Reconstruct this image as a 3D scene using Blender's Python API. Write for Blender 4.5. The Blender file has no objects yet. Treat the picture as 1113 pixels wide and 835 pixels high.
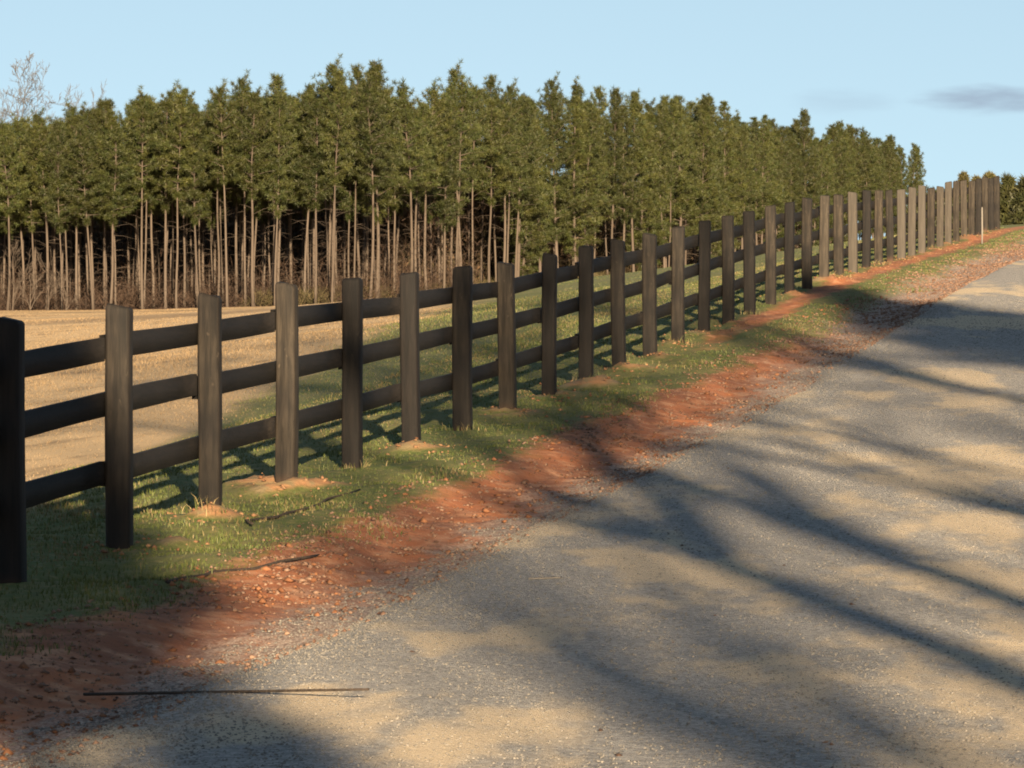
import bpy, math, random
import numpy as np

R = math.radians
rng = np.random.default_rng(7)
random.seed(7)
C = bpy.context.scene.collection
SC = bpy.context.scene

# ------------------------------------------------------------------ tuning
SUN_EL, SUN_AZ = 13.0, 172.5          # azimuth measured from +Y towards +X, where the sun stands
SUN_STRENGTH, SKY_STRENGTH, EXPOSURE = 5.0, 0.05, 2.04
F = 4500.0                            # focal length in pixels of the 1113 px wide photograph
CAM_Z = 1.6

# ------------------------------------------------------------------ small helpers
def smooth(a, b, x):
    t = np.clip((x - a) / (b - a), 0, 1)
    return t * t * (3 - 2 * t)

_perm = np.random.default_rng(3).random((512, 512))
def vnoise(x, y):
    xi = np.floor(x).astype(int); yi = np.floor(y).astype(int)
    fx = x - xi; fy = y - yi
    fx = fx * fx * (3 - 2 * fx); fy = fy * fy * (3 - 2 * fy)
    g = lambda i, j: _perm[i % 512, j % 512]
    return ((g(xi, yi) * (1 - fx) + g(xi + 1, yi) * fx) * (1 - fy) +
            (g(xi, yi + 1) * (1 - fx) + g(xi + 1, yi + 1) * fx) * fy) - 0.5

def fbm(x, y, octaves=3):
    s = 0; a = 1.0
    for k in range(octaves):
        s = s + a * vnoise(x * 2 ** k + 17.3 * k, y * 2 ** k + 5.1 * k); a *= 0.5
    return s

# the fence line X(Y): a gentle curve, straight at both ends
_q = (4.13005326e-04, 1.41181527e-01, -6.11593351)
def xf(Y):
    Y = np.asarray(Y, float)
    a, b, c = _q
    f = lambda y: a * y * y + b * y + c
    lo, hi = 15.0, 52.0
    return np.where(Y < lo, f(lo) + (2 * a * lo + b) * (Y - lo),
           np.where(Y > hi, f(hi) + (2 * a * hi + b) * (Y - hi), f(np.clip(Y, lo, hi))))

_ty = np.arange(-300, 1600, 0.5)
_th = np.interp(_ty, [-300, -60, 0, 14, 22.5, 31.8, 38.7, 45.6, 54.9, 66.4, 78, 89.5, 108, 130, 200, 270, 420, 620, 900, 1600],
                [-2.2, -.5, -.1, -.13, -.05, .17, .35, .62, 1.06, 1.60, 1.98, 2.33, 3.0, 3.45, 3.7, 3.95, 5.9, 9.0, 12, 13])
_k = np.hanning(29); _k /= _k.sum()
_th = np.convolve(np.pad(_th, 14, mode='edge'), _k, 'valid')
def hf(Y): return np.interp(Y, _ty, _th)

POST_H = [1.40, 1.46, 1.52, 1.59, 1.63, 1.68, 1.74, 1.78, 1.88, 1.98, 2.07, 2.16, 2.27, 2.38, 2.48, 2.58, 2.70, 2.79, 2.90, 2.99]
post_y = 22.5 + 2.31 * (np.arange(0, 39) - 1)
post_x = xf(post_y)
mound_a = np.where(rng.random(39) < .75, .03 + .05 * rng.random(39), .01)
mound_dx = rng.normal(0.05, .09, 39); mound_dy = rng.normal(-.12, .15, 39); mound_r = .2 + .2 * rng.random(39)
mound_a[[2, 3, 8, 9, 11]] = [.07, .06, .075, .06, .075]

def mounds(X, Y):
    m = np.zeros_like(X)
    for a, x, y, dx, dy, r in zip(mound_a, post_x, post_y, mound_dx, mound_dy, mound_r):
        sel = (np.abs(X - x) < 1.4) & (np.abs(Y - y) < 1.6)
        if sel.any():
            m[sel] += a * np.exp(-(((X[sel] - x - dx) / r) ** 2 + ((Y[sel] - y - dy) / (r * 1.5)) ** 2))
    return m * np.clip(1 + 2.6 * fbm(X * 4.1, Y * 3.0, 4), .05, 2.2)

ROAD0, ROAD1 = 2.0, 9.0
def ground_h(X, Y, fine=True):
    X = np.asarray(X, float); Y = np.asarray(Y, float)
    d = X - xf(Y)
    h = hf(Y)
    dn = np.minimum(d, 0)
    h = h - 4.35 * (1 - np.exp(-(np.sqrt(dn * dn + 9) - 3) / 24))
    fld = smooth(-1.5, -7, d)
    h = h + fld * (.16 * fbm(X / 14, Y / 30, 2) + .05 * fbm(X / 2.3, Y / 4.5, 2))
    h = h + .5 * smooth(ROAD1 + .5, ROAD1 + 8, d) - .12 * np.exp(-((d - ROAD1 - 1.2) / .7) ** 2)
    h = h - .05 * np.exp(-((d - 1.75) / .5) ** 2)
    if fine:
        near = 1 - smooth(70, 120, Y)
        verge = smooth(-2.5, -.5, d) * (1 - smooth(ROAD0 + .0, ROAD0 + .4, d))
        h = h + near * verge * (.05 * fbm(X * 1.6, Y * 1.1, 3) + .034 * fbm(X * 6.5, Y * 6, 3))
        h = h + mounds(X, Y)
        # a low eroded lip where the grass ends and the red bank begins
        h = h + near * .035 * smooth(1.55, 1.2, d + .35 * fbm(X * .9, Y * .5, 2)) * smooth(.2, .8, d)
    return h

def mesh_from(name, verts, faces_flat, sizes, mat, parent=None, col=None, smooth_shade=False, attrs=None):
    me = bpy.data.meshes.new(name)
    verts = np.asarray(verts, np.float32); faces_flat = np.asarray(faces_flat, np.int32); sizes = np.asarray(sizes, np.int32)
    me.vertices.add(len(verts)); me.vertices.foreach_set('co', verts.ravel())
    me.loops.add(len(faces_flat)); me.loops.foreach_set('vertex_index', faces_flat)
    me.polygons.add(len(sizes))
    starts = np.concatenate([[0], np.cumsum(sizes)[:-1]]).astype(np.int32)
    me.polygons.foreach_set('loop_start', starts)
    if smooth_shade: me.polygons.foreach_set('use_smooth', np.ones(len(sizes), bool))
    me.update(calc_edges=True)
    if col is not None:
        at = me.attributes.new('Col', 'FLOAT_COLOR', 'POINT')
        c = np.ones((len(verts), 4), np.float32); c[:, :3] = col
        at.data.foreach_set('color', c.ravel())
    for k, v in (attrs or {}).items():
        at = me.attributes.new(k, 'FLOAT', 'POINT'); at.data.foreach_set('value', np.asarray(v, np.float32).ravel())
    me.materials.append(mat)
    o = bpy.data.objects.new(name, me); C.objects.link(o)
    if parent: o.parent = parent
    return o

class MB:
    """collects rings, tubes and triangles for ONE mesh"""
    def __init__(s): s.v = []; s.f = []; s.n = []; s.nv = 0; s.c = []
    def add(s, verts, faces, col=(1, 1, 1)):
        for f in faces: s.f.extend([i + s.nv for i in f]); s.n.append(len(f))
        s.v.extend([tuple(p) for p in verts]); s.c.extend([col] * len(verts)); s.nv += len(verts)
    def tube(s, pts, rad, sides=6, cap=True, col=(1, 1, 1)):
        pts = np.asarray(pts, float); n = len(pts)
        t = np.gradient(pts, axis=0); t /= np.linalg.norm(t, axis=1)[:, None] + 1e-9
        ref = np.array([1.0, .13, .07]) if abs(t[0][0]) < .8 else np.array([.05, 1.0, .1])
        vs = []; fs = []
        for i in range(n):
            u = np.cross(t[i], ref); u /= np.linalg.norm(u) + 1e-9; w = np.cross(t[i], u)
            for k in range(sides):
                a = 2 * math.pi * k / sides
                vs.append(pts[i] + rad[i] * (u * math.cos(a) + w * math.sin(a)))
        for i in range(n - 1):
            for k in range(sides):
                k2 = (k + 1) % sides
                fs.append((i * sides + k, i * sides + k2, (i + 1) * sides + k2, (i + 1) * sides + k))
        if cap:
            fs.append(tuple(range(sides - 1, -1, -1))); fs.append(tuple((n - 1) * sides + k for k in range(sides)))
        s.add(vs, fs, col)
    def build(s, name, mat, parent=None, smooth_shade=False):
        return mesh_from(name, s.v, s.f, s.n, mat, parent, col=np.array(s.c, np.float32), smooth_shade=smooth_shade)

def tag(o, label=None, cat=None, group=None, kind=None):
    if label: o['label'] = label
    if cat: o['category'] = cat
    if group: o['group'] = group
    if kind: o['kind'] = kind
    return o

def empty(name, loc, label, cat, group=None):
    o = bpy.data.objects.new(name, None); C.objects.link(o); o.location = loc; o.empty_display_size = .2
    return tag(o, label, cat, group)

# ------------------------------------------------------------------ materials
class NT:
    def __init__(s, name):
        s.m = bpy.data.materials.new(name); s.m.use_nodes = True
        s.t = s.m.node_tree; s.b = s.t.nodes['Principled BSDF']; s.b.inputs['Specular IOR Level'].default_value = .25
    def n(s, kind, **kw):
        nd = s.t.nodes.new(kind)
        for k, v in kw.items(): setattr(nd, k, v)
        return nd
    def l(s, a, b): s.t.links.new(a, b)
    def val(s, sock, v):
        if hasattr(v, 'is_output'): s.l(v, sock)
        else: sock.default_value = v
    def math(s, op, a, b=0.0, clamp=False):
        nd = s.n('ShaderNodeMath', operation=op, use_clamp=clamp)
        s.val(nd.inputs[0], a); s.val(nd.inputs[1], b); return nd.outputs[0]
    def noise(s, scale, detail=3, rough=.55, vec=None, stretch=None, dist=0):
        nd = s.n('ShaderNodeTexNoise'); nd.inputs['Scale'].default_value = scale; nd.inputs['Detail'].default_value = detail
        nd.inputs['Roughness'].default_value = rough; nd.inputs['Distortion'].default_value = dist
        v = vec if vec is not None else s.pos()
        if stretch:
            mp = s.n('ShaderNodeMapping'); mp.inputs['Scale'].default_value = stretch; s.l(v, mp.inputs[0]); v = mp.outputs[0]
        s.l(v, nd.inputs['Vector']); return nd.outputs['Fac']
    def pos(s): return s.n('ShaderNodeNewGeometry').outputs['Position']
    def objpos(s): return s.n('ShaderNodeTexCoord').outputs['Object']
    def attr(s, name, out='Fac'): nd = s.n('ShaderNodeAttribute'); nd.attribute_name = name; return nd.outputs[out]
    def step(s, x, a, b):
        nd = s.n('ShaderNodeMapRange', interpolation_type='SMOOTHSTEP'); s.val(nd.inputs['Value'], x)
        nd.inputs['From Min'].default_value = a; nd.inputs['From Max'].default_value = b; return nd.outputs[0]
    def mix(s, fac, a, b, mode='MIX'):
        nd = s.n('ShaderNodeMix', data_type='RGBA', blend_type=mode)
        s.val(nd.inputs['Factor'], fac)
        for sk, v in ((nd.inputs['A'], a), (nd.inputs['B'], b)):
            if hasattr(v, 'is_output'): s.l(v, sk)
            else: sk.default_value = (*v, 1)
        return nd.outputs['Result']
    def bump(s, h, strength=.5, dist=.02):
        nd = s.n('ShaderNodeBump'); nd.inputs['Strength'].default_value = strength; nd.inputs['Distance'].default_value = dist
        s.l(h, nd.inputs['Height']); s.l(nd.outputs[0], s.b.inputs['Normal'])
    def out(s, col, rough=.85):
        s.val(s.b.inputs['Base Color'], col if hasattr(col, 'is_output') else (*col, 1)); s.val(s.b.inputs['Roughness'], rough); return s.m

def mat_ground():
    t = NT('ground_soil_and_grass')
    d = t.attr('fd'); yy = t.attr('fy')
    n_big = t.noise(.09, 3, .6, stretch=(1, .45, 1)); n_mid = t.noise(.9, 4, .6, stretch=(1, .6, 1)); n_fine = t.noise(14, 4, .65); n_fib = t.noise(45, 3, .6)
    tan = t.mix(t.step(n_big, .38, .62), (.44, .315, .178), (.38, .265, .143))
    tan = t.mix(t.math('MULTIPLY', t.step(n_mid, .5, .72), .7), tan, (.11, .073, .038))
    tan = t.mix(t.math('MULTIPLY', t.step(n_fine, .45, .75), .5), tan, (.30, .21, .115))
    band = t.step(t.noise(.055, 3, .6, stretch=(.8, 1, 1)), .52, .66)
    tan = t.mix(t.math('MULTIPLY', band, .6), tan, (.15, .10, .055))
    grn = t.mix(t.step(n_mid, .35, .65), (.066, .088, .022), (.108, .108, .036))
    grn = t.mix(t.math('MULTIPLY', t.step(n_fine, .45, .7), .6), grn, (.20, .16, .07))
    # green runs along the fence and widens up the field
    gm = t.math('ADD', t.attr('green'), t.math('MULTIPLY', t.math('SUBTRACT', n_mid, .5), .55))
    gm = t.math('ADD', gm, t.math('MULTIPLY', t.math('SUBTRACT', n_big, .5), .5))
    col = t.mix(t.step(gm, .32, .68), tan, grn)
    # red clay verge
    n_d = t.noise(1.3, 4, .6, stretch=(1, .45, 1)); n_c = t.noise(5, 5, .65)
    clay = t.mix(t.step(n_d, .35, .65), (.33, .118, .050), (.19, .072, .036))
    clay = t.mix(t.step(n_c, .45, .7), clay, (.38, .19, .105))
    clay = t.mix(t.math('MULTIPLY', t.step(n_fine, .52, .7), .6), clay, (.11, .045, .024))
    jit = t.math('ADD', t.math('MULTIPLY', t.math('SUBTRACT', n_d, .5), 1.1), t.math('MULTIPLY', t.math('SUBTRACT', n_c, .5), .6))
    far = t.math('MULTIPLY', t.step(yy, 40, 58), .5)
    dm = t.step(t.math('SUBTRACT', t.math('ADD', d, jit), far), .88, 1.2)
    md = t.step(t.math('ADD', t.attr('mound'), t.math('MULTIPLY', t.math('SUBTRACT', n_c, .5), 1.5)), .35, 1.0)
    strip = t.step(t.math('ADD', t.attr('strip'), t.math('MULTIPLY', jit, .8)), .35, .7)
    col = t.mix(md, col, t.mix(t.step(n_c, .4, .6), (.30, .155, .075), (.20, .15, .08)))
    col = t.mix(t.math('MAXIMUM', dm, strip), col, clay)
    # gravel thrown onto the clay beside the road
    n_g = t.noise(60, 2, .6)
    gr = t.mix(t.step(n_g, .4, .65), (.13, .10, .085), (.40, .34, .29))
    col = t.mix(t.math('MULTIPLY', t.step(t.math('ADD', t.math('ADD', d, jit), far), 1.6, 2.15), .85), col, gr)
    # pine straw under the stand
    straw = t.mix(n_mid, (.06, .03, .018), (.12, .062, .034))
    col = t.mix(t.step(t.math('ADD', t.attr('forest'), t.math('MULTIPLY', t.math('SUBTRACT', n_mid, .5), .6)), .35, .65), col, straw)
    hgt = t.math('ADD', t.math('MULTIPLY', n_fine, .6), t.math('MULTIPLY', n_fib, .4))
    t.bump(hgt, .7, .022)
    return t.out(col, .95)

def mat_road():
    t = NT('gravel_road')
    v = t.n('ShaderNodeTexVoronoi'); v.inputs['Scale'].default_value = 42; t.l(t.pos(), v.inputs['Vector'])
    v2 = t.n('ShaderNodeTexVoronoi'); v2.inputs['Scale'].default_value = 95; t.l(t.pos(), v2.inputs['Vector'])
    big = t.noise(.75, 4, .6, stretch=(1.2, .33, 1)); mid = t.noise(3.2, 4, .6); fine = t.step(t.noise(85, 3, .75), .32, .68)
    d = t.attr('fd')
    sep = t.n('ShaderNodeSeparateColor'); t.l(v.outputs['Color'], sep.inputs[0])
    sep2 = t.n('ShaderNodeSeparateColor'); t.l(v2.outputs['Color'], sep2.inputs[0])
    stone = t.mix(sep.outputs[0], (.12, .117, .12), (.42, .40, .375))
    stone = t.mix(.45, stone, t.mix(sep2.outputs[1], (.10, .098, .10), (.44, .415, .385)))
    sand = t.mix(fine, (.44, .345, .225), (.68, .54, .37))
    sm = t.math('ADD', t.step(big, .42, .62), t.math('MULTIPLY', t.math('SUBTRACT', mid, .5), .7))
    col = t.mix(t.math('MULTIPLY', t.step(sm, .3, 1.0), .78), stone, sand)
    # clay drawn in along the left edge
    edge = t.math('SUBTRACT', 1.0, t.step(t.math('ADD', d, t.math('MULTIPLY', t.math('SUBTRACT', mid, .5), 1.0)), ROAD0 - .1, ROAD0 + .3))
    col = t.mix(t.math('MULTIPLY', edge, .6), col, (.26, .11, .055))
    hgt = t.math('ADD', t.math('MULTIPLY', v.outputs['Distance'], -1.0), t.math('MULTIPLY', fine, .6))
    t.bump(hgt, .8, .014)
    return t.out(col, .9)

def mat_wood(name, sv, sf):
    t = NT(name)
    oi = t.n('ShaderNodeObjectInfo'); tc = t.objpos()
    st = t.noise(6, 6, .7, vec=tc, stretch=sv, dist=.4); blot = t.noise(2.2, 3, .6, vec=tc, stretch=(1.2, 1.2, .8)); fine = t.noise(70, 3, .6, vec=tc, stretch=sf)
    dark = t.mix(t.step(st, .3, .7), (.003, .0028, .003), (.0095, .0075, .007))
    worn = t.mix(t.step(st, .3, .7), (.010, .008, .0065), (.044, .035, .026))
    sc = t.n('ShaderNodeSeparateColor'); t.l(oi.outputs['Color'], sc.inputs[0])
    f = t.step(t.math('ADD', sc.outputs[0], t.math('MULTIPLY', t.math('SUBTRACT', blot, .5), 1.1)), .25, .85)
    col = t.mix(f, dark, worn)
    sf_ = t.noise(9, 3, .6, vec=tc, stretch=(1, 1, .5))
    col = t.mix(t.math('MULTIPLY', t.step(sf_, .66, .72), t.math('MULTIPLY', sc.outputs[0], .8)), col, (.11, .085, .062))
    col = t.mix(t.math('MULTIPLY', t.step(sc.outputs[0], .72, 1.0), .75), col, t.mix(st, (.034, .030, .027), (.080, .072, .063)))
    kn = t.noise(5.5, 1, .5, vec=tc, stretch=(1, 1, .6))
    col = t.mix(t.step(kn, .69, .74), col, (.008, .006, .006))
    # clay splashed on the foot: the z of a post starts at the soil
    sx = t.n('ShaderNodeSeparateXYZ'); t.l(tc, sx.inputs[0])
    ft = t.math('MULTIPLY', sc.outputs[1], t.step(t.math('ADD', sx.outputs[2], t.math('MULTIPLY', blot, .25)), .42, .12))
    col = t.mix(ft, col, (.16, .075, .038))
    t.bump(t.math('ADD', t.math('MULTIPLY', st, .6), t.math('MULTIPLY', fine, .4)), .6, .01)
    return t.out(col, .8)

def mat_bark(name, a, b, patch=(.03, .02, .015), amt=.4):
    t = NT(name); tc = t.objpos()
    n1 = t.noise(3, 4, .65, vec=tc, stretch=(3, 3, .7)); n2 = t.noise(1.1, 3, .6, vec=tc, stretch=(2, 2, .5))
    oi = t.n('ShaderNodeObjectInfo')
    col = t.mix(t.math('ADD', t.math('MULTIPLY', n1, .6), t.math('MULTIPLY', oi.outputs['Random'], .4)), a, b)
    col = t.mix(t.math('MULTIPLY', t.step(n2, .5, .7), amt), col, patch)
    t.bump(n1, .8, .05)
    return t.out(col, .9)

def mat_col(name, rough=.8, mul=(1, 1, 1), vary=.3, hue=None):
    """colour kept per vertex by the mesh (each blade, stone or needle tuft has its own), varied a little per object"""
    t = NT(name)
    c = t.attr('Col', 'Color'); oi = t.n('ShaderNodeObjectInfo')
    k = t.math('ADD', t.math('MULTIPLY', oi.outputs['Random'], vary), 1 - vary / 2)
    cb = t.n('ShaderNodeCombineColor')
    for i in range(3): t.val(cb.inputs[i], t.math('MULTIPLY', k, mul[i]))
    col = t.mix(1.0, c, cb.outputs[0], 'MULTIPLY')
    if hue: col = t.mix(t.math('MULTIPLY', t.math('FRACT', t.math('MULTIPLY', oi.outputs['Random'], 7.31)), .55), col, hue, 'MULTIPLY')
    return t.out(col, rough)

M_GROUND, M_ROAD = mat_ground(), mat_road()
M_WOOD = mat_wood('weathered_dark_post_wood', (4.5, 4.5, .35), (1, 1, .12))
M_RAIL = mat_wood('dark_stained_rail_wood', (4.5, .3, 6), (1, .1, 1))
M_BARK = mat_bark('pine_bark', (.045, .035, .028), (.095, .075, .061), (.035, .026, .020), .7)
M_PALEBARK = mat_bark('bare_hardwood_bark', (.055, .051, .052), (.10, .096, .098))
M_NEEDLE = mat_col('pine_needles', .55, vary=.45, hue=(1.12, 1.0, .85))
M_BLADE = mat_col('grass_blades', .6, vary=0)
M_STONE = mat_col('loose_stones', .85, vary=0)
M_BRUSH = mat_col('dry_brush', .85, vary=0)
M_STICK = mat_bark('dead_stick', (.018, .014, .012), (.05, .038, .03))
M_STAKE = mat_bark('pale_stake_wood', (.11, .10, .09), (.18, .165, .15), (.08, .07, .06), .4)

# ------------------------------------------------------------------ ground and road
def grow(start, stop, step0, ratio):
    out = [start]; s = step0
    while abs(out[-1] - start) < abs(stop - start):
        out.append(out[-1] + s * (1 if stop > start else -1)); s *= ratio
    return out

ys = np.array(sorted(set(grow(12, -130, .3, 1.10)[1:] + list(np.arange(12, 40, .09)) + list(np.arange(40, 70, .14)) +
      grow(70, 1500, .25, 1.022))))
ds = np.array(sorted(set(grow(-3.2, -420, .08, 1.045)[1:] + list(np.arange(-3.2, 3.2, .075)) + grow(3.2, 300, .1, 1.09))))
FOREST_C = (-11.2, 266.0)
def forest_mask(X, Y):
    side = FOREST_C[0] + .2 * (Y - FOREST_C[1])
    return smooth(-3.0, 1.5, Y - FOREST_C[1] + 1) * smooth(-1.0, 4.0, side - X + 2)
def green_mask(X, Y, d):
    lim = np.clip((Y - 17) * .155, 1.0, 26)
    g = smooth(1.25, .6, -d / lim)
    g = g * smooth(2.2, 1.5, d) * (1 - .75 * smooth(120, 200, Y))
    return np.where(d > ROAD1 - .5, .8, g)
def strip_mask(d, Y):
    return np.exp(-((d - .35) / .42) ** 2) * smooth(38, 58, Y) * .75

def grid_mesh(name, ds, ys, hfun, mat, extra=True):
    D, Y = np.meshgrid(ds, ys); X = D + xf(Y)
    Z = hfun(X, Y, D)
    nx, ny = len(ds), len(ys)
    idx = np.arange(nx * ny).reshape(ny, nx)
    q = np.stack([idx[:-1, :-1], idx[:-1, 1:], idx[1:, 1:], idx[1:, :-1]], -1).reshape(-1)
    att = {'fd': D, 'fy': Y}
    if extra:
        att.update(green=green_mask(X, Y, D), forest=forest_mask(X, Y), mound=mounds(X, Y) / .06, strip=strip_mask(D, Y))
    return mesh_from(name, np.stack([X, Y, Z], -1).reshape(-1, 3), q, np.full((nx - 1) * (ny - 1), 4), mat, smooth_shade=True, attrs=att)

g = grid_mesh('ground', ds, ys, lambda X, Y, D: ground_h(X, Y), M_GROUND)
tag(g, 'open pasture with tan winter grass, green fence strip and red clay verge', 'ground', kind='structure')

def road_z(X, Y, D):
    base = ground_h(X, Y, fine=False)
    e = .28 * fbm(X * .5 + 9, Y * .35, 3)
    up = smooth(ROAD0 - .25, ROAD0 + .45, D + e) * smooth(ROAD1 + .3, ROAD1 - .4, D + e)
    c = (D - (ROAD0 + ROAD1) / 2) / ((ROAD1 - ROAD0) / 2)
    ruts = -.014 * (np.exp(-((D - 4.0) / .5) ** 2) + np.exp(-((D - 6.0) / .5) ** 2))
    return base + (-.09 + .12 * up) + up * (.05 * (1 - c * c) + ruts + .018 * fbm(X * .8, Y * .5, 3))
rys = ys[ys < 700]
r = grid_mesh('road', np.arange(ROAD0 - .7, ROAD1 + .7, .09), rys, road_z, M_ROAD, extra=False)
tag(r, 'pale grey and tan gravel road streaked with tree shadows', 'road', kind='structure')

def surf(X, Y):
    """top of whatever lies there: ground or road"""
    X = np.asarray(X, float); Y = np.asarray(Y, float)
    D = X - xf(Y); gz = ground_h(X, Y)
    return np.where((D > ROAD0 - .5) & (D < ROAD1 + .5), np.maximum(gz, road_z(X, Y, D)), gz)

# ------------------------------------------------------------------ fence
ORD = ['zeroth', 'first', 'second', 'third', 'fourth', 'fifth', 'sixth', 'seventh', 'eighth', 'ninth', 'tenth', 'eleventh', 'twelfth',
       'thirteenth', 'fourteenth', 'fifteenth', 'sixteenth', 'seventeenth', 'eighteenth', 'nineteenth', 'twentieth']
fence = empty('wooden_fence', (0, 0, 0), 'long dark weathered three-rail wooden fence running uphill between gravel road and pasture', 'fence')
worn = {1: .02, 2: .45, 3: .50, 4: .62, 5: .32, 6: .0, 7: .40, 8: .74, 9: .02, 10: .05, 11: .4, 12: .45, 13: .5, 14: .2, 15: .4, 16: .3, 17: .55,
        18: .1, 19: .15, 19: .5, 20: .8, 21: .62, 22: .9, 24: .72, 26: .95, 27: .9, 28: 1.0, 29: .6, 30: .85, 31: .9, 33: .8}
ang0 = math.atan2(1, .16)
post_base = []
for i in range(39):
    x, y = post_x[i], post_y[i]
    gz = float(ground_h(np.array([x]), np.array([y]))[0])
    top = POST_H[i - 1] if 1 <= i <= 20 else float(hf(y)) + 1.37 + rng.normal(0, .025)
    W = .075 + rng.normal(0, .003)
    b = .022                                                     # corner rounding
    ring = []
    for sx, sy in ((1, 1), (-1, 1), (-1, -1), (1, -1)):
        c = np.array([sx * (W - b), sy * (W - b)])
        for a in (0, 45, 90):
            base = {(1, 1): 0, (-1, 1): 90, (-1, -1): 180, (1, -1): 270}[(sx, sy)]
            ring.append(c + b * np.array([math.cos(R(base + a)), math.sin(R(base + a))]))
    ring = np.array(ring); n = len(ring)
    H = top - (gz - .25)
    levels = [(z, 1.0) for z in np.linspace(0, H - .05, 12)] + [(H - .022, .99), (H - .008, .93), (H, .83)]
    vs = []; ph = rng.random(4) * 6
    for z, s in levels:
        wob = np.array([.004 * math.sin(z * 3 + ph[0]), .004 * math.sin(z * 2.3 + ph[1])])
        for p in ring:
            q = p * s * (1 + .012 * math.sin(z * 5 + ph[2]) ) + wob
            tz = z + (rng.normal(0, .004) if z > H - .05 else 0) + (.012 * (p[0] / W) * math.sin(ph[3]) if z >= H - .036 else 0)
            vs.append((q[0], q[1], tz))
    fs = [tuple(range(n - 1, -1, -1))]
    for k in range(len(levels) - 1):
        for j in range(n): fs.append((k * n + j, k * n + (j + 1) % n, (k + 1) * n + (j + 1) % n, (k + 1) * n + j))
    fs.append(tuple((len(levels) - 1) * n + j for j in range(n)))
    mb = MB(); mb.add(vs, fs)
    o = mb.build('post', M_WOOD, fence)
    o.location = (x, y, gz - .25)
    sl = float(xf(y + .5) - xf(y - .5))
    o.rotation_euler = (rng.normal(0, .006), rng.normal(0, .007), -math.atan(sl) + rng.normal(0, .03))
    o.color = (worn.get(i, .25 + .5 * rng.random()), .15 + .75 * rng.random(), 0, 1)
    post_base.append(gz)
post_base = np.array(post_base)
rail_line = np.array([(POST_H[i - 1] if 1 <= i <= 20 else float(hf(post_y[i])) + 1.37) for i in range(39)])
rail_line = np.convolve(np.pad(rail_line, 2, mode='reflect', reflect_type='odd'), np.array([.1, .2, .4, .2, .1]), 'valid') - 1.38
for k, (zc, hw) in enumerate(((1.125, .072), (.77, .072), (.385, .070))):
    i = -1 if k == 1 else 0
    while i < 38:
        a, bb = max(i, 0), min(i + 2, 38)
        mb = MB(); vs = []; fs = []
        L = []
        for j in np.linspace(a, bb, (bb - a) * 4 + 1):
            y = float(np.interp(j, range(39), post_y)); z = float(np.interp(j, range(39), rail_line)) + zc
            L.append([float(xf(y)), y, z])
        L = np.array(L); L[0, 1] += .004; L[-1, 1] -= .004
        dz0, dz1 = rng.normal(0, .012), rng.normal(0, .012); tw = rng.normal(0, .01); sag = rng.normal(0, .006)
        mid = L.mean(0)
        for q, p in enumerate(L):
            t = q / (len(L) - 1)
            z = p[2] + dz0 * (1 - t) + dz1 * t + sag * math.sin(math.pi * t)
            off = -.078 - .003
            th = .034; hh = hw * (1 + .03 * math.sin(q * 1.3 + k))
            for (ox, oz) in ((off - th, -hh), (off, -hh), (off, hh), (off - th, hh)):
                vs.append((p[0] + ox + tw * oz - mid[0], p[1] - mid[1], z + oz - mid[2]))
        for q in range(len(L) - 1):
            for c in range(4): fs.append((q * 4 + c, q * 4 + (c + 1) % 4, (q + 1) * 4 + (c + 1) % 4, (q + 1) * 4 + c))
        fs.append((0, 1, 2, 3)); fs.append(tuple((len(L) - 1) * 4 + c for c in (3, 2, 1, 0)))
        mb.add(vs, fs)
        o = mb.build('rail', M_RAIL, fence); o.location = mid
        o.color = (max(0, rng.normal(.05, .10)), 0, 0, 1)
        i += 2

# thin pale stake beside the far end of the fence
Ys = 93.0; Xs = (1067 - 556.5) / F * Ys; zs = float(surf(Xs, Ys)); mb = MB()
mb.tube([(0, 0, -.3), (0.005, 0, .3), (.0, 0, .78), (.003, 0, .82)], [.019, .019, .018, .013], 6)
o = mb.build('marker_stake', M_STAKE); o.location = (Xs, Ys, zs); tag(o, 'thin pale wooden stake on the verge before the far fence posts', 'stake')

# ------------------------------------------------------------------ pines
def needles(cent, dirs, n, L, w, base_col, spread=.9, seed=0):
    """cent (k,3) tuft centres, each of n flat needles"""
    g = np.random.default_rng(seed); k = len(cent)
    c = np.repeat(cent, n, 0); dr = np.repeat(dirs, n, 0)
    u = g.normal(size=(k * n, 3)); u /= np.linalg.norm(u, axis=1)[:, None]
    v = dr * (1 - spread) + u * spread + np.array([0, 0, .12]); v /= np.linalg.norm(v, axis=1)[:, None]
    Ls = L * (.6 + .6 * g.random(k * n))
    s = np.cross(v, g.normal(size=(k * n, 3))); s /= np.linalg.norm(s, axis=1)[:, None] + 1e-9
    b = c + u * .05
    wv = (w * (.7 + .6 * g.random(k * n)))[:, None]
    p0 = b - s * wv * .5; p1 = b + s * wv * .5; p2 = b + v * Ls[:, None]
    V = np.stack([p0, p1, p2], 1).reshape(-1, 3)
    Fc = np.arange(len(V))
    kc = .7 + .6 * g.random(k)
    mixc = g.random(k)[:, None]
    ca = np.array(base_col[0]); cb = np.array(base_col[1])
    col = (ca * (1 - mixc) + cb * mixc) * kc[:, None]
    col = np.repeat(np.repeat(col, n, 0), 3, 0)
    return V, Fc, col

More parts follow.
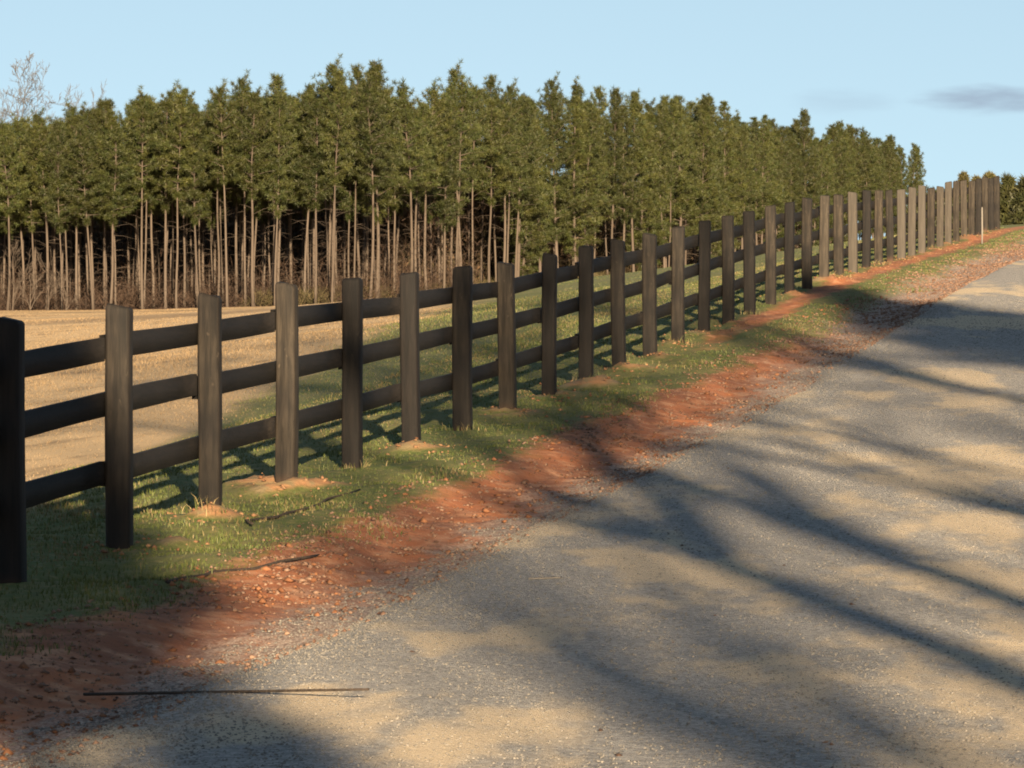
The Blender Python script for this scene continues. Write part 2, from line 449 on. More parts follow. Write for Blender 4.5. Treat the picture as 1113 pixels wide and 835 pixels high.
PINE = ((.022, .031, .0085), (.037, .040, .0105))
def make_pine(seed, H, cb, RAD, rr, dens=1.0, brown=0.0):
    g = np.random.default_rng(seed)
    root = bpy.data.objects.new('pine_tree', None); C.objects.link(root); root.empty_display_size = .5
    mb = MB()
    zs = np.linspace(-.3, H * .97, 12)
    px_, py_ = g.normal(0, .16, 2)
    cx = lambda z: px_ * math.sin(z / H * 3.0 + seed) + .05 * math.sin(z * .8 + seed)
    cy = lambda z: py_ * math.sin(z / H * 2.4 + 2 * seed)
    mb.tube([(cx(z), cy(z), z) for z in zs], [max(rr * (1 - .80 * max(z, 0) / H) * (1.25 if z < .2 else 1), .02) for z in zs], 7)
    # dead snags below the crown
    for _ in range(int(9 + 8 * g.random())):
        z = H * (.12 + (cb - .10) * g.random()) if cb > .15 else H * .1; a = g.random() * 6.28; L = .4 + 1.1 * g.random()
        p0 = np.array([cx(z), cy(z), z]); dv = np.array([math.cos(a), math.sin(a), -.15 + .7 * g.random()])
        mb.tube([p0, p0 + dv * L * .5, p0 + dv * L + np.array([0, 0, -.12 * L])], [.014, .010, .004], 3, cap=False)
    cent = []; dirs = []
    z = H * cb
    while z < H * .985:
        t = max((z / H - cb) / (1 - cb), 0.0)
        prof = (min(t / .2, 1) ** .6) * (1 - t) ** .5 + .04
        nb = 4 + int(g.random() * 3)
        a0 = g.random() * 6.28
        for q in range(nb):
            if g.random() > .88 * dens: continue
            a = a0 + 6.28 * q / nb + g.normal(0, .25)
            L = RAD * prof * (.62 + .60 * g.random())
            if g.random() < .08: L *= 1.3
            el = .20 + .75 * t + g.normal(0, .16)
            p0 = np.array([cx(z), cy(z), z]); dv = np.array([math.cos(a) * math.cos(el), math.sin(a) * math.cos(el), math.sin(el)])
            droop = np.array([0, 0, -.10 * L]) if t < .5 else np.array([0, 0, .12 * L])
            tip = p0 + dv * L + droop
            mb.tube([p0, p0 + dv * L * .55, tip], [.030 * (1 - t) + .012, .016, .006], 3, cap=False)
            ns = max(3, int(L / .17))
            for s_ in range(ns):
                f = .28 + .72 * (s_ + g.random()) / ns
                p = p0 + dv * L * f + droop * f * f
                sidev = np.cross(dv, (0, 0, 1)); sidev /= np.linalg.norm(sidev) + 1e-6
                off = sidev * g.normal(0, .20 * L * .55 * (1.15 - .5 * f)) + np.array([0, 0, g.normal(.03, .10)])
                cent.append(p + off); dirs.append(dv * .6 + off * .8 + np.array([0, 0, .35]))
        z += .36 + .22 * g.random()
    for q in range(6): cent.append(np.array([cx(H), cy(H), H * (.965 + .035 * q / 6)])); dirs.append(np.array([0, 0, 1.0]))
    cent = np.array(cent); dirs = np.array(dirs); dirs /= np.linalg.norm(dirs, axis=1)[:, None]
    V, Fc, col = needles(cent, dirs, 30, .30, .034, PINE, .80, seed)
    if brown: col = col * (1 - brown) + np.array([.20, .11, .05]) * brown
    mb.build('trunk', M_BARK, root, True)
    mesh_from('crown', V, Fc, np.full(len(V) // 3, 3), M_NEEDLE, root, col=col)
    return root

def copy_tree(o):
    c = o.copy(); C.objects.link(c)
    for ch in o.children:
        k = ch.copy(); C.objects.link(k); k.parent = c
    return c

protos = {}
def proto(kind, k):
    if (kind, k) not in protos:
        if kind == 'tall': protos[kind, k] = make_pine(11 + k, 13.1 + .24 * k, .43 + .05 * (k % 4), 1.75 + .2 * (k % 3), .080 + .018 * (k % 3))
        else: protos[kind, k] = make_pine(51 + k, 13.0 + .24 * k, .08 + .09 * (k % 4), 2.0 + .2 * (k % 3), .11 + .012 * (k % 3))
        protos[kind, k]['fresh'] = 1
    return protos[kind, k]

def photo_px(x, y, z): return 556.5 + F * x / y, 307 - F * (z - CAM_Z) / y
post_px = [float(photo_px(post_x[i], post_y[i], 0)[0]) for i in range(39)]
front = []; count = 0
def put_pine(x, y, kind, k, s, is_front):
    p = proto(kind, k)
    if p.get('fresh'): o = p; del p['fresh']
    else: o = copy_tree(p)
    z = float(ground_h(x, y))
    o.location = (x, y, z); o.rotation_euler = (rng.normal(0, .012), rng.normal(0, .012), rng.random() * 6.28); w = s * (1 + rng.normal(0, .06))
    o.scale = (w, w, s)
    if is_front: front.append((photo_px(x, y, z)[0], o, kind))
    else: tag(o, 'slender pine deep in the stand, half hidden behind the front-edge pines', 'pine tree', 'inner pines of the stand')

for b in range(9):
    for a in range(19):
        x = FOREST_C[0] - 1.8 * a + .55 * b + rng.normal(0, .36) - (1.0 if b % 2 else 0)
        y = FOREST_C[1] + 2.7 * b + .08 * a + rng.normal(0, .6)
        low = (a >= 15 and b < 4 and rng.random() < .8) or (a == 0 and b >= 3 and rng.random() < .3)
        s = 1.015 + rng.normal(0, .035) - .0115 * a
        put_pine(x, y, 'low' if low else 'tall', int(rng.integers(0, 8)), s, b == 0 or a == 0)
b = 0; y = FOREST_C[1] + 2.7 * 9
while y < 626:
    for a in range(3 if y < 330 else 2):
        x = FOREST_C[0] + .2 * (y - FOREST_C[1]) - 3.0 * a + rng.normal(0, .45) + (.8 * math.sin(y * .05))
        put_pine(x, y + rng.normal(0, .6), 'low' if a == 0 and rng.random() < (.25 if y < 325 else .8) else 'tall', int(rng.integers(0, 8)), (1.05 + .15 * min(max(y - 300, 0) / 90, 1)) * (1 + rng.normal(0, .03)), a == 0)
    y += 4.0 + 2.3 * (y - 290) / 300
front.sort(key=lambda q: q[0])
gaps = {}
for px, o, kind in front: gaps.setdefault(sum(1 for p in post_px if p < px), []).append((px, o, kind))
for j, lst in gaps.items():
    for m, (px, o, kind) in enumerate(lst):
        look = 'bare-trunked' if kind == 'tall' else 'low-branched'
        nth = ORD[m + 1] + ' from left' if len(lst) > 1 else 'the only one there'
        if j <= 1: lab = f'{look} front-edge pine left of the first fence post, {nth}'
        elif j <= 20: lab = f'{look} front-edge pine between {ORD[j-1]} and {ORD[min(j, 20)]} fence posts, {nth}'
        else: lab = f'{look} far-edge pine behind the crowded far fence posts, {ORD[min(m + 1, 20)]} from left there'
        tag(o, lab, 'pine tree', 'front-edge pines of the stand')

# brush and dead twigs under the stand, one mass
def brush(name, n, area, hmax, colA, colB, seed, label, w=.035):
    g = np.random.default_rng(seed)
    P = area(g, n); X, Y, top = P
    Z = ground_h(X, Y)
    k = 16
    c = np.stack([X, Y, Z], 1); c = np.repeat(c, k, 0); hh = np.repeat(top, k)
    q = g.normal(0, .35, (n * k, 3)); q[:, 2] = g.random(n * k) * hh
    b0 = c + q
    v = g.normal(0, 1, (n * k, 3)); v[:, 2] = np.abs(v[:, 2]) + .4; v /= np.linalg.norm(v, axis=1)[:, None]
    L = .35 + .5 * g.random(n * k)
    s = np.cross(v, g.normal(size=v.shape)); s /= np.linalg.norm(s, axis=1)[:, None] + 1e-9
    V = np.stack([b0 - s * w * .5, b0 + s * w * .5, b0 + v * L[:, None]], 1).reshape(-1, 3)
    m = g.random(n * k)[:, None]
    col = np.repeat((np.array(colA) * (1 - m) + np.array(colB) * m) * (.6 + .7 * g.random(n * k)[:, None]), 3, 0)
    o = mesh_from(name, V, np.arange(len(V)), np.full(len(V) // 3, 3), M_BRUSH, col=col)
    return tag(o, label, 'undergrowth', kind='stuff')
def under_area(g, n):
    b = g.random(n) * 40 + 1.5; a = g.random(n) * 44 - 1
    X = FOREST_C[0] - a + .2 * b; Y = FOREST_C[1] + b
    return X, Y, (.25 + 1.5 * g.random(n) ** 2) * (1 + .12 * b)
brush('undergrowth', 4200, under_area, 1, (.020, .013, .010), (.050, .031, .021), 5, 'dry brown brush and twigs on the floor of the pine stand')
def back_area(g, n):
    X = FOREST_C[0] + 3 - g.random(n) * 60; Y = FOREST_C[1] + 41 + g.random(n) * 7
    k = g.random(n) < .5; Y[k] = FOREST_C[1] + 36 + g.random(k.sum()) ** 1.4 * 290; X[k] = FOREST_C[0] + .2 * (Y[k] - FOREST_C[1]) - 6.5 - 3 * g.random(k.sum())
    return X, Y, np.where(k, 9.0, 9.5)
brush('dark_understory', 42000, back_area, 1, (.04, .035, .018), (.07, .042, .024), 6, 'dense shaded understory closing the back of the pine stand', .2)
def side_area(g, n):
    Y = FOREST_C[1] + g.random(n) ** 1.3 * 340; X = FOREST_C[0] + .2 * (Y - FOREST_C[1]) - 6 + 5.5 * g.random(n)
    return X, Y, .2 + .8 * g.random(n)
brush('edge_brush', 3000, side_area, 1, (.035, .034, .013), (.075, .055, .028), 8, 'low tan and green brush along the side edge of the stand')

# ------------------------------------------------------------------ bare trees
def make_bare(name, seed, H, r0, levels, spread, mat, fork=.28, twig_min=.008, leaves=0, parent_label=None):
    g = np.random.default_rng(seed); root = bpy.data.objects.new(name, None); C.objects.link(root)
    trunk = MB(); limbs = MB(); tips = []
    def branch(p, d, L, r, lev, mb):
        n = 4; pts = [p]; rad = [r]
        for k in range(n):
            d = d + g.normal(0, .13 if lev else .018, 3); d[2] += .04; d /= np.linalg.norm(d)
            p = p + d * L / n; pts.append(p); rad.append(max(r * (1 - .5 * (k + 1) / n), .003))
        mb.tube(pts, rad, 7 if lev == 0 else (5 if lev < 3 else 3), cap=False)
        if lev >= levels: tips.append((p, d)); return
        kids = 3 if lev else 5
        for k in range(kids):
            f = (.45 + .55 * (k + 1) / kids) if lev else (fork + (1 - fork) * (k + 1) / kids)
            i = min(int(f * n), n); bp = np.array(pts[i]); br = rad[i] * (.72 if k < kids - 1 else .9)
            ax = g.normal(size=3); ax -= ax.dot(d) * d; ax /= np.linalg.norm(ax) + 1e-9
            an = spread * (.6 + .6 * g.random()) * (.4 if k == kids - 1 else 1)
            nd = d * math.cos(an) + ax * math.sin(an)
            branch(bp, nd, L * (.60 + .2 * g.random()) * (.85 if lev else .75), max(br, twig_min), lev + 1, limbs)
    branch(np.array([0, 0, -.4]), np.array([g.normal(0, .012), g.normal(0, .012), 1.0]), H * .55, r0, 0, trunk)
    trunk.build('trunk', mat, root, True); limbs.build('crown', mat, root, False)
    if leaves and tips:
        cent = np.array([t[0] for t in tips]); dr = np.array([t[1] for t in tips])
        V, Fc, col = needles(cent, dr, leaves, .34, .16, ((.10, .055, .028), (.16, .10, .05)), .85, seed)
        mesh_from('dead_leaves', V, Fc, np.full(len(V) // 3, 3), M_BRUSH, root, col=col)
    return root

o = make_bare('bare_tree', 9, 19.5, .20, 7, .80, M_PALEBARK, fork=.45, twig_min=.017)
o.location = (-39.2, 330, float(ground_h(-39.2, 330)) - .5); tag(o, 'pale bare hardwood rising behind the left end of the pines', 'bare tree')
for k, (px, yy, hh, word) in enumerate(((14, 262.5, 4.5, 'leftmost and tallest'), (33, 263.5, 3.2, 'short leaning'), (52, 264, 4.0, 'thin upright'), (72, 263.8, 2.6, 'lowest'))):
    x = (px - 556.5) / F * yy
    s = make_bare('bare_sapling', 80 + k, hh, .05, 4, .55, M_BARK, fork=.1, twig_min=.012)
    s.location = (x, yy, float(ground_h(x, yy))); tag(s, f'{word} bare brown sapling at the left foot of the pine stand', 'sapling', 'bare saplings at the stand edge')

# far bushes past the crest
def evergreen(x, Y, H, W, seed, label, group, colr, dens=260, cb=.12):
    z = float(ground_h(x, Y)); g = np.random.default_rng(seed); root = empty('evergreen_tree', (x, Y, z), label, 'tree', group)
    mb = MB(); mb.tube([(0, 0, -.3), (0.05, 0, H * .5), (0, 0, H * .9)], [.02 * H + .04, .012 * H + .03, .03], 6); mb.build('trunk', M_BARK, root)
    k = int(dens * W * max(H / 5, 1)); t = g.random(k); a = g.random(k) * 6.28
    pr = np.sqrt(np.clip(1 - (2 * t - .9) ** 2, .05, 1)) * W * .5
    rr = pr * np.sqrt(g.random(k)) * (1 + .25 * np.sin(a * 3 + seed) + .2 * np.sin(t * 19 + a * 2))
    cent = np.stack([np.cos(a) * rr, np.sin(a) * rr, H * (cb + (1 - cb) * t)], 1); dr = np.stack([np.cos(a), np.sin(a), np.full(k, .4)], 1)
    V, Fc, col = needles(cent, dr, 14, .42, .10, colr, .8, seed)
    mesh_from('crown', V, Fc, np.full(len(V) // 3, 3), M_NEEDLE, root, col=col)
def far_tree(px, Y, top, W, seed, name, label, cat, colr):
    x = (px - 556.5) / F * Y
    evergreen(x, Y, CAM_Z + (307 - top) / F * Y - float(ground_h(x, Y)), W, seed, label, 'trees beyond the road crest', colr)
DK = ((.020, .025, .009), (.034, .034, .012))
LT = ((.045, .047, .018), (.075, .066, .03))
far_tree(1095, 215, 195, 1.2, 1, 'evergreen_tree', 'dark rounded evergreen just past the far end of the fence', 'tree', DK)
far_tree(1116, 200, 196, 1.4, 2, 'evergreen_tree', 'dark bushy tree at the right edge beyond the road crest', 'tree', DK)
far_tree(1106, 260, 216, 2.2, 6, 'evergreen_tree', 'low dark bush between the two dark trees beyond the road crest', 'tree', DK)
far_tree(1075, 330, 190, 2.0, 3, 'evergreen_tree', 'olive tree tip showing above the last fence posts, rightmost of three', 'tree', LT)
far_tree(1047, 350, 190, 1.8, 4, 'evergreen_tree', 'pale pointed tree tip above the far fence posts, leftmost of three', 'tree', LT)
far_tree(1061, 345, 194, 1.6, 5, 'evergreen_tree', 'small pale tree tip above the far fence posts, middle of three', 'tree', LT)
for k, px in enumerate((1003, 1018, 1032, 1046, 1062, 1080)):
    far_tree(px, 300 + 9 * k, 212 - 2 * (k % 3), 2.6, 20 + k, 'evergreen_tree', f'low dark tree glimpsed through the far fence, {ORD[k + 1]} of six from left', 'tree', DK)

# ------------------------------------------------------------------ trees behind the camera whose shadows lie on the road
# ------------------------------------------------------------------ loose stones
def stones(name, X, Y, size, col, label, seed, cat):
    g = np.random.default_rng(seed); n = len(X)
    Z = surf(X, Y)
    base = np.array([(1, 0, 0), (-1, 0, 0), (0, 1, 0), (0, -1, 0), (0, 0, 1), (0, 0, -1)], float)
    V = base[None] * size[:, None, None] * (.6 + .7 * g.random((n, 6, 1)))
    V += g.normal(0, .18, (n, 6, 3)) * size[:, None, None]
    V[:, :, 2] *= .65
    a = g.random(n) * 6.28; ca, sa = np.cos(a)[:, None], np.sin(a)[:, None]
    x = V[:, :, 0] * ca - V[:, :, 1] * sa; y = V[:, :, 0] * sa + V[:, :, 1] * ca
    V[:, :, 0] = x + X[:, None]; V[:, :, 1] = y + Y[:, None]; V[:, :, 2] += Z[:, None] + size[:, None] * .2
    fc = np.array([(0, 2, 4), (2, 1, 4), (1, 3, 4), (3, 0, 4), (2, 0, 5), (1, 2, 5), (3, 1, 5), (0, 3, 5)])
    Fc = (fc[None] + (np.arange(n) * 6)[:, None, None]).reshape(-1)
    o = mesh_from(name, V.reshape(-1, 3), Fc, np.full(n * 8, 3), M_STONE, col=np.repeat(col, 6, 0))
    return tag(o, label, cat, kind='stuff')

def wedge(n, y0, y1, g, d0, d1, p=1.0):
    """points near the view, denser close by"""
    Y = y0 * (y1 / y0) ** (g.random(n) ** p); D = d0 + (d1 - d0) * g.random(n)
    X = D + xf(Y); ok = np.abs(X) < .16 * Y + 1.2
    return X[ok], Y[ok], D[ok]
g = np.random.default_rng(31)
X, Y, D = wedge(330000, 13, 60, g, ROAD0 - .15, ROAD1 + .3)
clump = fbm(X * .8, Y * .4, 3); keep = (g.random(len(X)) < .3 + .9 * np.exp(-((D - ROAD0 - .2) / .45) ** 2) + .9 * np.clip(clump, 0, 1)); X, Y, D = X[keep], Y[keep], D[keep]
sz = (.003 + .0055 * g.random(len(X)) ** 2) * (1 + .010 * np.clip(Y - 18, 0, 80))
m = g.random((len(X), 1)); col = (np.array([.10, .095, .09]) * (1 - m) + np.array([.20, .185, .165]) * m)
stones('road_gravel', X, Y, sz, col, 'small grey and pale stones loose on the road', 32, 'gravel')
X, Y, D = wedge(110000, 13, 110, g, .8, 2.4)
pr = .16 + 1.7 * np.clip(fbm(X * .55, Y * .22, 3) + .12 * smooth(20, 28, Y) , 0, 1) * smooth(.9, 1.4, D); keep = g.random(len(X)) < pr; X, Y, D = X[keep], Y[keep], D[keep]
sz = (.004 + .016 * g.random(len(X)) ** 4) * (1 + .010 * np.clip(Y - 18, 0, 80))
m = g.random((len(X), 1)); col = (np.array([.085, .042, .027]) * (1 - m) + np.array([.20, .128, .092]) * m)
stones('verge_gravel', X, Y, sz, col, 'pinkish stones strewn over the red clay verge', 33, 'gravel')
# clods of clay thrown out round the post holes
pi = g.integers(0, 39, 5200); X = post_x[pi] + g.normal(.06, .22, 5200); Y = post_y[pi] + g.normal(-.1, .36, 5200)
keep = np.array([mound_a[i] > .03 for i in pi]); X, Y = X[keep], Y[keep]
sz = .006 + .022 * g.random(len(X)) ** 4; m = g.random((len(X), 1)); col = np.array([.12, .055, .028]) * (1 - m) + np.array([.24, .14, .075]) * m
g2 = np.random.default_rng(77); x2, y2, d2 = wedge(7000, 13, 60, g2, .85, 2.05); ok2 = g2.random(len(x2)) < .4 + 1.2 * fbm(x2 * .7, y2 * .4, 2); x2, y2 = x2[ok2], y2[ok2]
s2 = .007 + .026 * g2.random(len(x2)) ** 4; m2 = g2.random((len(x2), 1)); c2_ = np.array([.11, .045, .022]) * (1 - m2) + np.array([.20, .09, .045]) * m2
X = np.concatenate([X, x2]); Y = np.concatenate([Y, y2]); sz = np.concatenate([sz, s2]); col = np.concatenate([col, c2_])
stones('clay_clods', X, Y, sz, col, 'orange clay clods around the feet of the posts and along the verge', 34, 'clods')

# ------------------------------------------------------------------ grass
def blades(name, X, Y, hgt, wid, col, label, seed, lean=.5):
    g = np.random.default_rng(seed); n = len(X); Z = ground_h(X, Y) - .004
    a = g.random(n) * 6.28; b = g.random(n) * 6.28
    c = np.stack([X, Y, Z], 1)
    s = np.stack([np.cos(a), np.sin(a), np.zeros(n)], 1) * (wid * .5)[:, None]
    ln = (lean * g.random(n))[:, None] * np.stack([np.cos(b), np.sin(b), np.zeros(n)], 1)
    up = np.array([0, 0, 1.0])
    m = c + (up * .6 + ln * .45) * hgt[:, None]; tip = c + (up * 1.0 + ln * 1.3) * hgt[:, None]
    V = np.stack([c - s, c + s, m + s * .8, m - s * .8, tip], 1).reshape(-1, 3)
    i = np.arange(n)[:, None] * 5
    Fc = np.concatenate([i + np.array([[0, 1, 2, 3]]), i + np.array([[3, 2, 4]])], 1).reshape(-1)
    o = mesh_from(name, V, Fc, np.tile([4, 3], n), M_BLADE, col=np.repeat(col, 5, 0))
    return tag(o, label, 'grass', kind='stuff')

def gcol(g, n, a, b, c=None, pc=.2):
    m = g.random((n, 1)); col = np.array(a) * (1 - m) + np.array(b) * m
    if c is not None:
        k = g.random(n) < pc; col[k] = np.array(c) * (.7 + .6 * g.random((k.sum(), 1)))
    return col
X, Y, D = wedge(320000, 12.5, 112, g, -3.0, 2.1)
edge = D + .25 - .5 * smooth(40, 58, Y) + .7 * fbm(X * .9, Y * .4, 3)
pm = mounds(X, Y) / .06 + 1.1 * strip_mask(D, Y)
keep = (g.random(len(X)) < smooth(1.5, .9, edge) * smooth(.55, .2, pm + .5 * fbm(X * 3, Y * 3, 2)) * np.clip(.65 + 1.2 * fbm(X * 1.5, Y * .8, 2), .1, 1)); X, Y, D = X[keep], Y[keep], D[keep]
tall = np.clip(1 + 1.2 * fbm(X * 2.2, Y * 1.6, 2), .4, 2)
hg = (.011 + .019 * g.random(len(X))) * tall; wd = .006 * (1 + .02 * np.clip(Y - 18, 0, 90))
dry = np.clip(.10 + .9 * fbm(X * .8 + 40, Y * .5, 3) + .25 * smooth(-1.0, -3, D), 0.05, .85)
cg = gcol(g, len(X), (.038, .056, .013), (.078, .088, .023)); cd = gcol(g, len(X), (.10, .078, .034), (.15, .115, .055))
kk = g.random(len(X)) < dry; cg[kk] = cd[kk]
blades('verge_grass', X, Y, hg, wd, cg, 'short green grass along both sides of the fence foot', 41)
# tall straw tufts at some posts
pi = g.integers(1, 39, 1500); X = post_x[pi] + g.normal(.0, .10, 1500); Y = post_y[pi] + g.normal(-.12, .12, 1500)
keep = np.isin(pi, [3, 5, 7, 10, 13, 16, 21, 24, 29]); X, Y = X[keep], Y[keep]
blades('straw_tufts', X, Y, .03 + .065 * g.random(len(X)), np.full(len(X), .008), gcol(g, len(X), (.15, .115, .05), (.25, .195, .10), (.08, .09, .03), .3), 'dry straw tufts standing at the feet of some posts', 42, .7)
# the field
n = 420000
Y = 24 * (268 / 24) ** (g.random(n) ** .8); X = (g.random(n) * 2 - 1) * (.17 * Y + 2); D = X - xf(Y)
ok = (D < -1.6); X, Y, D = X[ok], Y[ok], D[ok]
gm = green_mask(X, Y, D) + .45 * fbm(X * .5, Y * .3, 3)
patch = fbm(X / 5 + 3, Y / 16, 3)
keep = g.random(len(X)) < np.clip(.8 + 1.4 * patch, .15, 1); X, Y, D, gm, patch = X[keep], Y[keep], D[keep], gm[keep], patch[keep]
sc_ = .6 + Y / 60
cg = gcol(g, len(X), (.050, .066, .018), (.08, .088, .027), (.13, .1, .048), .2)
ct = gcol(g, len(X), (.150, .103, .056), (.20, .14, .078), (.09, .063, .034), .2)
gsel = (g.random(len(X)) < smooth(.3, .7, gm))[:, None]
hg = (.009 + .016 * g.random(len(X))) * np.clip(sc_, .8, 1.5) * np.clip(1 + 1.5 * patch, .5, 1.8)
blades('field_grass', X, Y, hg, .0048 * sc_, np.where(gsel, cg, ct), 'tan winter grass of the open pasture behind the fence', 43, .8)

# ------------------------------------------------------------------ sticks, straws, leaf litter
def stick(name, p0, p1, r, mat, label, cat, bend=.01, seed=1, lift=.0):
    g = np.random.default_rng(seed); n = 9; t = np.linspace(0, 1, n)
    X = p0[0] + (p1[0] - p0[0]) * t + g.normal(0, bend, n); Y = p0[1] + (p1[1] - p0[1]) * t + g.normal(0, bend, n)
    z = surf(X, Y); z = np.convolve(np.pad(z, 2, mode='edge'), np.ones(5) / 5, 'valid'); z = np.maximum(z, surf(X, Y) - r) + r * .8 + lift
    if bend < .005:
        q = np.polyval(np.polyfit(t, surf(X, Y), 1), t); z = q + 1.0 * max(0, float((surf(X, Y) - q).max())) + r * .6
    mid = np.array([X.mean(), Y.mean(), z.mean()])
    mb = MB(); mb.tube(np.stack([X, Y, z], 1) - mid, r * np.linspace(1, .7, n), 6)
    o = mb.build(name, mat); o.location = mid; tag(o, label, cat); return o
def ray(px, py):
    """the surface point seen at a pixel of the photograph"""
    lo, hi = 8.0, 200.0
    ysamp = np.linspace(lo, hi, 6000); xs = (px - 556.5) / F * ysamp; zs = CAM_Z - (py - 307) / F * ysamp
    k = np.argmax(surf(xs, ysamp) >= zs); return xs[k], ysamp[k]
shade = [  # a photo pixel its shadow passes, Y of the tree, H, trunk radius, seed, leaves per twig, fork height, branching, spread
    (1113, 722, -12, 20, .26, 21, 2, .93, 4, .5, 'its shadow the lowest long streak'),
    (1113, 622, -14, 21, .28, 22, 2, .93, 4, .5, 'its shadow the wide second streak'),
    (1113, 551, -5, 17, .14, 23, 2, .93, 4, .5, 'its shadow a thin mid-road streak'),
    (1113, 441, -3, 26, .22, 27, 2, .93, 4, .5, 'its shadow the thin upper streak'),
    (1090, 505, -16, 20, .16, 29, 3, .85, 4, .5, 'its thin crown shading the right middle road'),
    (780, 755, -27, 13.5, .17, 35, 0, .9, 5, .45, 'its open crown half shading bottom centre'),
    (1010, 570, -20, 16, .15, 37, 0, .9, 4, .45, 'its open crown half shading right centre'),
    (690, 735, -40, 29, .20, 24, 0, .9, 1, .4, 'a bare snag shading bottom centre'),
]
for (px, py, yt, H, r0, sd, lv, fk, nl, spr, lab) in shade:
    sx_, sy_ = ray(px, py); x = sx_ + math.tan(R(180 - SUN_AZ)) * (sy_ - yt)
    t = make_bare('bare_tree', sd, H, r0, nl, spr, M_PALEBARK, fork=fk, twig_min=.010, leaves=lv)
    t.location = (x, yt, float(ground_h(x, yt))); tag(t, 'roadside hardwood behind the viewer, ' + lab, 'bare tree', 'roadside trees behind the viewer')

for px, py, yt, H, W, sd, cb, lab in ((15, 675, -13, 10.2, 2.0, 61, .68, 'its crown shading the nearest post'), (240, 800, -14, 7.1, 1.0, 62, .5, 'its tip shading the lower left road edge'),
                                  (1050, 350, -8, 18.0, 4.0, 63, .12, 'its crown shading the upper road')):
    sx_, sy_ = ray(px, py)
    evergreen(sx_ + math.tan(R(180 - SUN_AZ)) * (sy_ - yt), yt, H, W, sd, 'dark roadside evergreen behind the viewer, ' + lab, 'roadside trees behind the viewer', DK, 190 if cb < .2 else 85, cb)
stick('stick', ray(90, 765), ray(400, 765), .007, M_STICK, 'long straight dark stick lying across the road edge at lower left', 'stick', .004, 1, 0)
stick('stick', ray(180, 636), ray(345, 605), .011, M_STICK, 'dark crooked line on the edge of the red clay below the second post', 'stick', .03, 2)  # thin dark tube standing in for a dark line along the clay edge
stick('stick', ray(262, 576), ray(395, 533), .010, M_STICK, 'thin dark line half sunk in the grass near the fourth post', 'stick', .03, 3, .006)  # thin dark tube in place of a dark line through the grass
stick('twig', ray(575, 631), ray(612, 629), .006, M_STAKE, 'small pale broken twig on the middle of the road', 'twig', .006, 4)
n = 34; X, Y, D = wedge(n * 3, 13.5, 40, g, 2.3, 8); X, Y = X[:n], Y[:n]
blades_obj = stones('leaf_litter', X, Y, .006 + .009 * g.random(len(X)), gcol(g, len(X), (.04, .025, .02), (.10, .055, .035)), 'a few dark dead leaves scattered on the gravel road', 55, 'leaves')

# ------------------------------------------------------------------ sky, sun, camera
w = bpy.data.worlds.new('World'); SC.world = w; w.use_nodes = True
nt = w.node_tree; bg = nt.nodes['Background']
sky = nt.nodes.new('ShaderNodeTexSky'); sky.sky_type = 'NISHITA'; sky.sun_disc = False
sky.sun_elevation = R(SUN_EL); sky.sun_rotation = R(SUN_AZ); sky.altitude = 150; sky.air_density = 1.0; sky.dust_density = .5; sky.ozone_density = .8
tc = nt.nodes.new('ShaderNodeTexCoord')
vm = nt.nodes.new('ShaderNodeVectorMath'); vm.operation = 'MULTIPLY_ADD'; nt.links.new(tc.outputs['Generated'], vm.inputs[0]); vm.inputs[1].default_value = (1, 1, .85); vm.inputs[2].default_value = (0, 0, .22)
vn = nt.nodes.new('ShaderNodeVectorMath'); vn.operation = 'NORMALIZE'; nt.links.new(vm.outputs[0], vn.inputs[0]); nt.links.new(vn.outputs[0], sky.inputs[0])
sx = nt.nodes.new('ShaderNodeSeparateXYZ'); nt.links.new(tc.outputs['Generated'], sx.inputs[0])
def wm(op, a, b=0.0, clamp=False):
    nd = nt.nodes.new('ShaderNodeMath'); nd.operation = op; nd.use_clamp = clamp
    for s_, v in zip(nd.inputs, (a, b)):
        if hasattr(v, 'is_output'): nt.links.new(v, s_)
        else: s_.default_value = v
    return nd.outputs[0]
az = wm('ARCTAN2', sx.outputs[0], sx.outputs[1]); el = wm('ARCSINE', sx.outputs[2])
ns = nt.nodes.new('ShaderNodeTexNoise'); ns.inputs['Scale'].default_value = 1.0; ns.inputs['Detail'].default_value = 5
mp = nt.nodes.new('ShaderNodeMapping'); mp.inputs['Scale'].default_value = (90, 90, 420); nt.links.new(tc.outputs['Generated'], mp.inputs[0]); nt.links.new(mp.outputs[0], ns.inputs['Vector'])
def cloud(a0, e0, wa, we, amt):
    u = wm('DIVIDE', wm('SUBTRACT', az, a0), wa); v = wm('DIVIDE', wm('SUBTRACT', el, e0), we)
    r2 = wm('ADD', wm('MULTIPLY', u, u), wm('MULTIPLY', v, v))
    s_ = wm('ADD', wm('SUBTRACT', 1.0, r2), wm('MULTIPLY', wm('SUBTRACT', ns.outputs['Fac'], .5), 1.1))
    mr = nt.nodes.new('ShaderNodeMapRange'); mr.interpolation_type = 'SMOOTHSTEP'; nt.links.new(s_, mr.inputs[0]); mr.inputs['From Min'].default_value = 0; mr.inputs['From Max'].default_value = 1.5
    return wm('MULTIPLY', mr.outputs[0], amt)
c1 = cloud(.1165, .0437, .023, .0042, .95); c2 = cloud(.0800, .0435, .015, .0045, .28)
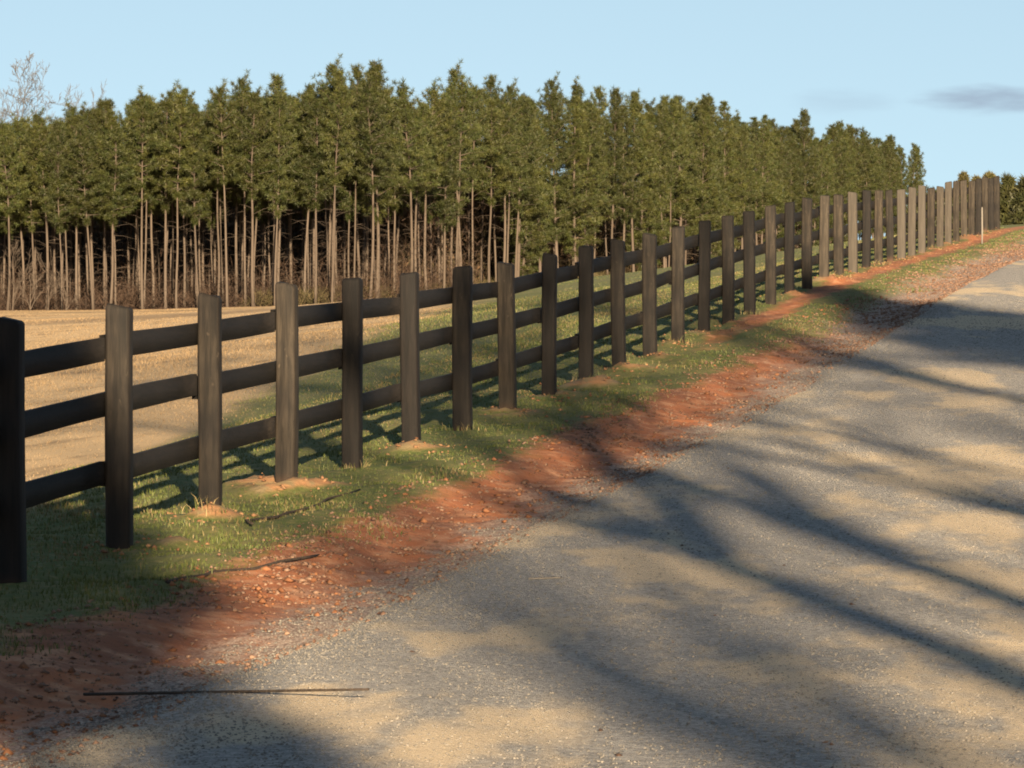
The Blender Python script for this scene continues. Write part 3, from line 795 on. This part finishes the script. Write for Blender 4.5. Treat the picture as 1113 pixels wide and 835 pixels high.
cl = wm('MAXIMUM', c1, c2)
tint = nt.nodes.new('ShaderNodeMix'); tint.data_type = 'RGBA'; tint.blend_type = 'MULTIPLY'; tint.inputs['Factor'].default_value = 1
nt.links.new(sky.outputs[0], tint.inputs['A']); tint.inputs['B'].default_value = (.93, .875, .79, 1)      # tint that dims the sky, most in the blue
mx = nt.nodes.new('ShaderNodeMix'); mx.data_type = 'RGBA'; nt.links.new(cl, mx.inputs['Factor']); nt.links.new(tint.outputs['Result'], mx.inputs['A'])
mul = nt.nodes.new('ShaderNodeMix'); mul.data_type = 'RGBA'; mul.blend_type = 'MULTIPLY'; mul.inputs['Factor'].default_value = 1
nt.links.new(tint.outputs['Result'], mul.inputs['A']); mul.inputs['B'].default_value = (.62, .55, .60, 1)
nt.links.new(mul.outputs['Result'], mx.inputs['B']); nt.links.new(mx.outputs['Result'], bg.inputs['Color'])
bg.inputs['Strength'].default_value = SKY_STRENGTH

sun = bpy.data.lights.new('sun', 'SUN'); sun.energy = SUN_STRENGTH; sun.angle = R(.53); sun.color = (1.0, .77, .49)
so = bpy.data.objects.new('sun', sun); C.objects.link(so)
from mathutils import Vector
dirv = Vector((math.sin(R(SUN_AZ)) * math.cos(R(SUN_EL)), math.cos(R(SUN_AZ)) * math.cos(R(SUN_EL)), math.sin(R(SUN_EL))))
so.rotation_euler = dirv.to_track_quat('Z', 'Y').to_euler(); so.location = (6, -40, 30)

cam = bpy.data.cameras.new('camera'); cam.sensor_width = 36; cam.lens = 36 * F / 1113; cam.clip_end = 5000; cam.clip_start = .1
co = bpy.data.objects.new('camera', cam); C.objects.link(co); co.location = (0, 0, CAM_Z)
co.rotation_euler = (R(90) - math.atan((417.5 - 307) / F), 0, 0)
SC.camera = co
SC.view_settings.view_transform = 'Standard'; SC.view_settings.look = 'None'; SC.view_settings.exposure = EXPOSURE; SC.view_settings.gamma = 1
SC.view_settings.use_curve_mapping = False
SC.cycles.filter_width = 1.9
SC.cycles.max_bounces = 6
